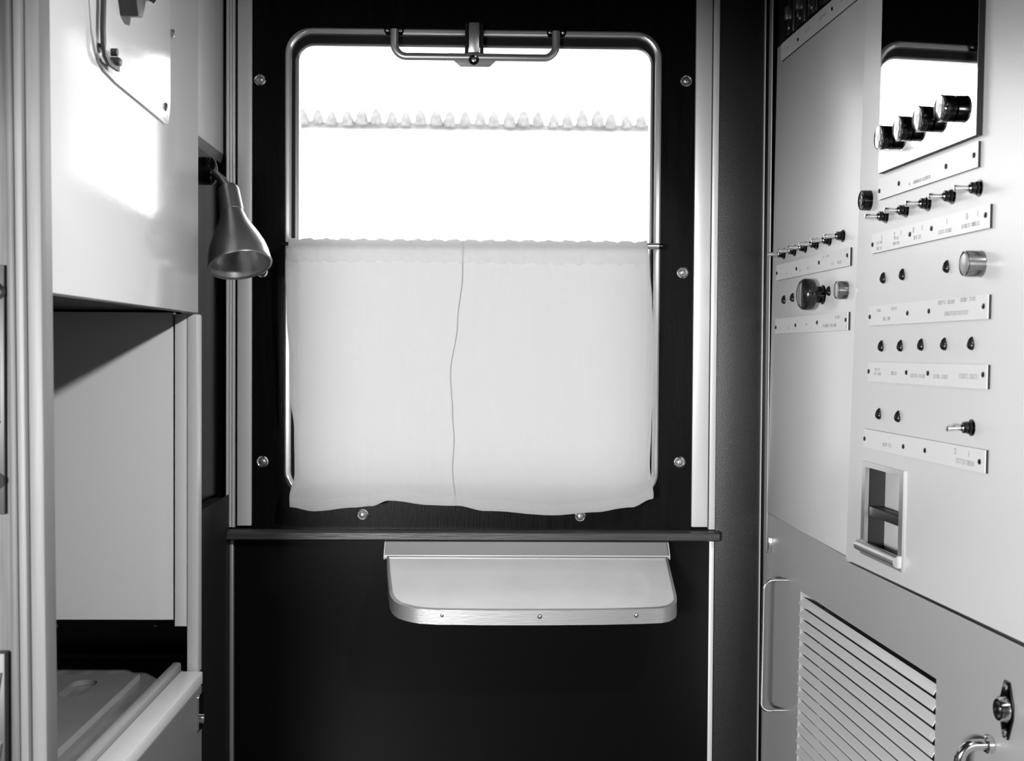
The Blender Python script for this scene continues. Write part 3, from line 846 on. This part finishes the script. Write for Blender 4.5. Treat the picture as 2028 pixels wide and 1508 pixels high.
bm = bmesh.new(); box(bm, HS0 + .012, HS1 - .010, .002, .020, -.2480, -.2330, bev=.002)
part('latch_tongue', bm, 'core', rl)
bm = bmesh.new(); tube(bm, [(HS0 - .006, -.0060, HT0 + .0085), (HS1 - .004, -.0060, HT0 + .0085)], .0085, 18)
part('pull_lip', bm, 'steel', rl)

# --- fuse recess over the narrow door
fr = thing('fuse_compartment', 'open dark fuse compartment behind a white strip at the top right', 'panel', (.25, 0, .565), RIGHT)
part('recess_back', RB(.012, .53, -.040, -.036, .58, .95), 'dark_void', fr)
p = label_plate(fr, .0540, .4950, .5655, .5985, [(.1640, .5800), (.3560, .5830)], [(.085, .5780, .022, .005), (.205, .5800, .030, .005), (.285, .5820, .040, .005), (.40, .583, .03, .005)], 'white engraved strip above the narrow door')
for s in (.075, .145, .215, .285, .355, .425):
    bm = bmesh.new(); box(bm, s - .024, s + .024, .004, .034, .612, .90, bev=.003); 
    f = part('circuit_breaker', bm, 'bakelite', fr, org=(s, .004, .62))
    bm = bmesh.new(); box(bm, s - .006, s + .006, -.004, .006, .640, .665, bev=.001); part('breaker_lever', bm, 'screw', f)
    bm = bmesh.new(); lathe(bm, [(0, .004), (.002, .003)], (s, .004, .625), AXN, 12); part('breaker_screw', bm, 'screw', f)

# --- lower louvred door
lo = thing('louvred_door', 'grey lower cabinet door with a slatted vent and lock, under the control doors', 'door', (.60, 0, -EYE), RIGHT)
VS0, VS1, VT1, VT0 = .2410, .8330, -.4290, -.90
bm = bmesh.new()
quad(bm, [(.0110, -EYE + .01), (VS0, -EYE + .01), (VS0, -.3210), (.0110, -.3175)], -.016, -.001)
quad(bm, [(VS1, -EYE + .01), (1.40, -EYE + .01), (1.40, -.3275), (VS1, -.3325)], -.016, -.001)
quad(bm, [(VS0, VT1), (VS1, VT1), (VS1, -.3325), (.4800, -.3335), (.4800, -.3270), (VS0, -.3210)], -.016, -.001)
quad(bm, [(VS0, -EYE + .01), (VS1, -EYE + .01), (VS1, VT0), (VS0, VT0)], -.016, -.001)
part('door_leaf', bm, 'paint_low', lo, smooth=False)
# bright top edge
bm = bmesh.new(); prism(bm, [(.480, -.3350), (1.40, -.3290), (1.40, -.3272), (.480, -.3332)], -.0010, .0005); part('top_edge', bm, 'lip', lo)
part('vent_backing', RB(VS0, VS1, -.044, -.040, VT0, VT1), 'core', lo)
part('vent_side', RB(VS0 - .0005, VS0 + .002, -.040, .0005, VT0, VT1), 'paint_low', lo)
pitch = .0208; sl = None; k = 0
while VT1 - k * pitch - pitch > VT0:
    tt = VT1 - .003 - k * pitch
    if sl is None:
        # sheet-metal blade: inner top edge, sloping out and down, small return at the foot
        pts = [(.0045, -.0068), (.0040, -.0058), (-.0030, -.0175), (-.0030, -.0187), (-.0022, -.0187)]
        bm = bmesh.new(); prism(bm, [(a, tt + b) for a, b in pts], VS0 + .002, VS1, 'x')
        sl = part('slat', bm, 'slat', lo, org=(.5, 0, tt), smooth=False)
    else: copy_part(sl, lo, (.5, 0, tt))
    k += 1
# lock escutcheon
esc = (1.0345, 0, -.4105)
bm = bmesh.new(); prism(bm, [(esc[0] - .006, -.3775), (esc[0] + .006, -.3775), (esc[0] + .0165, -.4030), (esc[0] + .0165, -.4180), (esc[0] + .006, -.4445), (esc[0] - .006, -.4445), (esc[0] - .0165, -.4180), (esc[0] - .0165, -.4030)], -.0030, .0, bev=.001)
ek = part('lock_plate', bm, 'chrome_dark', lo, 'chrome lock plate', org=esc)
bm = bmesh.new(); lathe(bm, [(.0025, .0150), (.0075, .0140), (.0120, .0125), (.0120, .0095), (.0040, .0090)], esc, AXN, 32); part('lock_barrel', bm, 'chrome', ek)
bm = bmesh.new(); lathe(bm, [(.003, .0088), (.0041, .0086)], esc, AXN, 24); part('key_socket', bm, 'black', ek)
for t in (-.3845, -.4375):
    bm = bmesh.new(); lathe(bm, [(.002, .0042), (.0048, .0036), (.0058, .0015)], (esc[0], 0, t), AXN, 14); part('lock_screw', bm, 'chrome', ek)
# D pull
bm = bmesh.new()
hp = [(.9950, .002, -.4640), (.9950, -.018, -.4640)] + [(.9950, -.018 - .020 * math.sin(R(a)), -.4840 + .020 * math.cos(R(a))) for a in range(10, 91, 10)] + [(.9950, -.038, -.56)] + \
     [(.9950, -.018 - .020 * math.cos(R(a)), -.58 - .020 * math.sin(R(a))) for a in range(0, 91, 15)] + [(.9950, .002, -.600)]
tube(bm, hp, .0066, 18)
dp = part('pull_handle', bm, 'chrome', lo, 'chrome D-shaped pull')
for t in (-.464, -.600):
    bm = bmesh.new(); lathe(bm, [(0, .0105), (.006, .0105), (.008, .0085)], (.995, 0, t), AXN, 24); part('handle_collar', bm, 'chrome', dp)
# thin vertical rail at the far end
bm = bmesh.new()
rp = [(.1580, .002, -.4240), (.1580, -.026, -.4240)] + [(.1580, -.026 - .018 * math.sin(R(a)), -.4420 + .018 * math.cos(R(a))) for a in range(15, 91, 15)] + [(.1580, -.044, -.655)] + \
     [(.1580, -.030 - .014 * math.cos(R(a)), -.655 - .014 * math.sin(R(a))) for a in range(15, 91, 15)] + [(.1580, .002, -.669)]
tube(bm, rp, .0030, 12)
part('towel_rail', bm, 'chrome', lo, 'thin chrome rail bent at both ends')
bm = bmesh.new(); box(bm, .040, .050, -.006, .002, -.389, -.361, bev=.001); lathe(bm, [(-.0015, .0028), (.0015, .0028)], (.045, -.006, -.390), (0, 0, 1), 12)
part('hinge', bm, 'chrome', lo)

# ============================================================ outside: snowy bank with a row of shrubs, seen through the window
bm = bmesh.new()
prof = [(3.0, -2.4), (14.0, -2.2), (20.0, -.6), (30.0, 3.9), (40.5, 7.30), (60.0, 7.6), (120.0, 7.7)]
NX = 24; rows = []
for y, z in prof:
    rows.append([bm.verts.new((-90 + 180 * i / NX, y, z)) for i in range(NX + 1)])
for a, b in zip(rows, rows[1:]):
    for i in range(NX): bm.faces.new((a[i], a[i + 1], b[i + 1], b[i]))
g = struct('ground', bm, 'snow')
src = None
for i in range(-22, 36):
    x = -5.85 + .4765 * i + .02 * math.sin(i * 2.3)
    if src is None:
        bm = bmesh.new(); bmesh.ops.create_icosphere(bm, subdivisions=4, radius=1.0)
        for v in bm.verts:
            z = (v.co.z + 1) / 2
            w = .190 * (1 - z ** 2.2) ** .6 + .012 if z < 1 else .012
            rr = math.hypot(v.co.x, v.co.y) or 1e-6
            nn = 1 + .22 * noise.noise(v.co * 4.5)
            v.co = Vector((v.co.x / rr * w * nn * min(1, rr * 1.6 + .2), v.co.y / rr * w * nn * min(1, rr * 1.6 + .2), z * .56 * (1 + .08 * noise.noise(v.co * 6))))
        me = _mesh('snowy_shrub', bm, 'shrub', (0, 0, 0), True)
    o = bpy.data.objects.new('snowy_shrub', me); COL.objects.link(o)
    o.location = (x, 40.0, EYE + 7.26 + .03 * math.sin(i * 1.7)); o.rotation_euler = (0, 0, i * 1.3)
    s = 1 + .08 * math.sin(i * 5.1); o.scale = (s, s, s * (1 + .05 * math.cos(i)))
    props(o, 'small hazy shrub in the evenly spaced row on the snowy bank outside the window', 'shrub', 'shrubs along the snowy bank')
    src = o

# pale undergrowth between the shrubs
bm = bmesh.new(); rows = []
for i in range(301):
    x = -17 + 29 * i / 300
    h = .20 + .09 * noise.noise(Vector((x * 3.1, 0, 2)))
    rows.append([bm.verts.new((x, 40.30, 7.20)), bm.verts.new((x, 40.33, 7.27 + h)), bm.verts.new((x, 40.55, 7.27 + h * .9)), bm.verts.new((x, 40.6, 7.20))])
for a, b in zip(rows, rows[1:]):
    for k in range(4):
        j = (k + 1) % 4; bm.faces.new((a[k], b[k], b[j], a[j]))
h = solo('undergrowth', bm, 'shrub_low', 'pale low undergrowth behind the row of shrubs on the snowy bank', 'undergrowth', (0, 40.3, 7.2))
h.ob['kind'] = 'stuff'
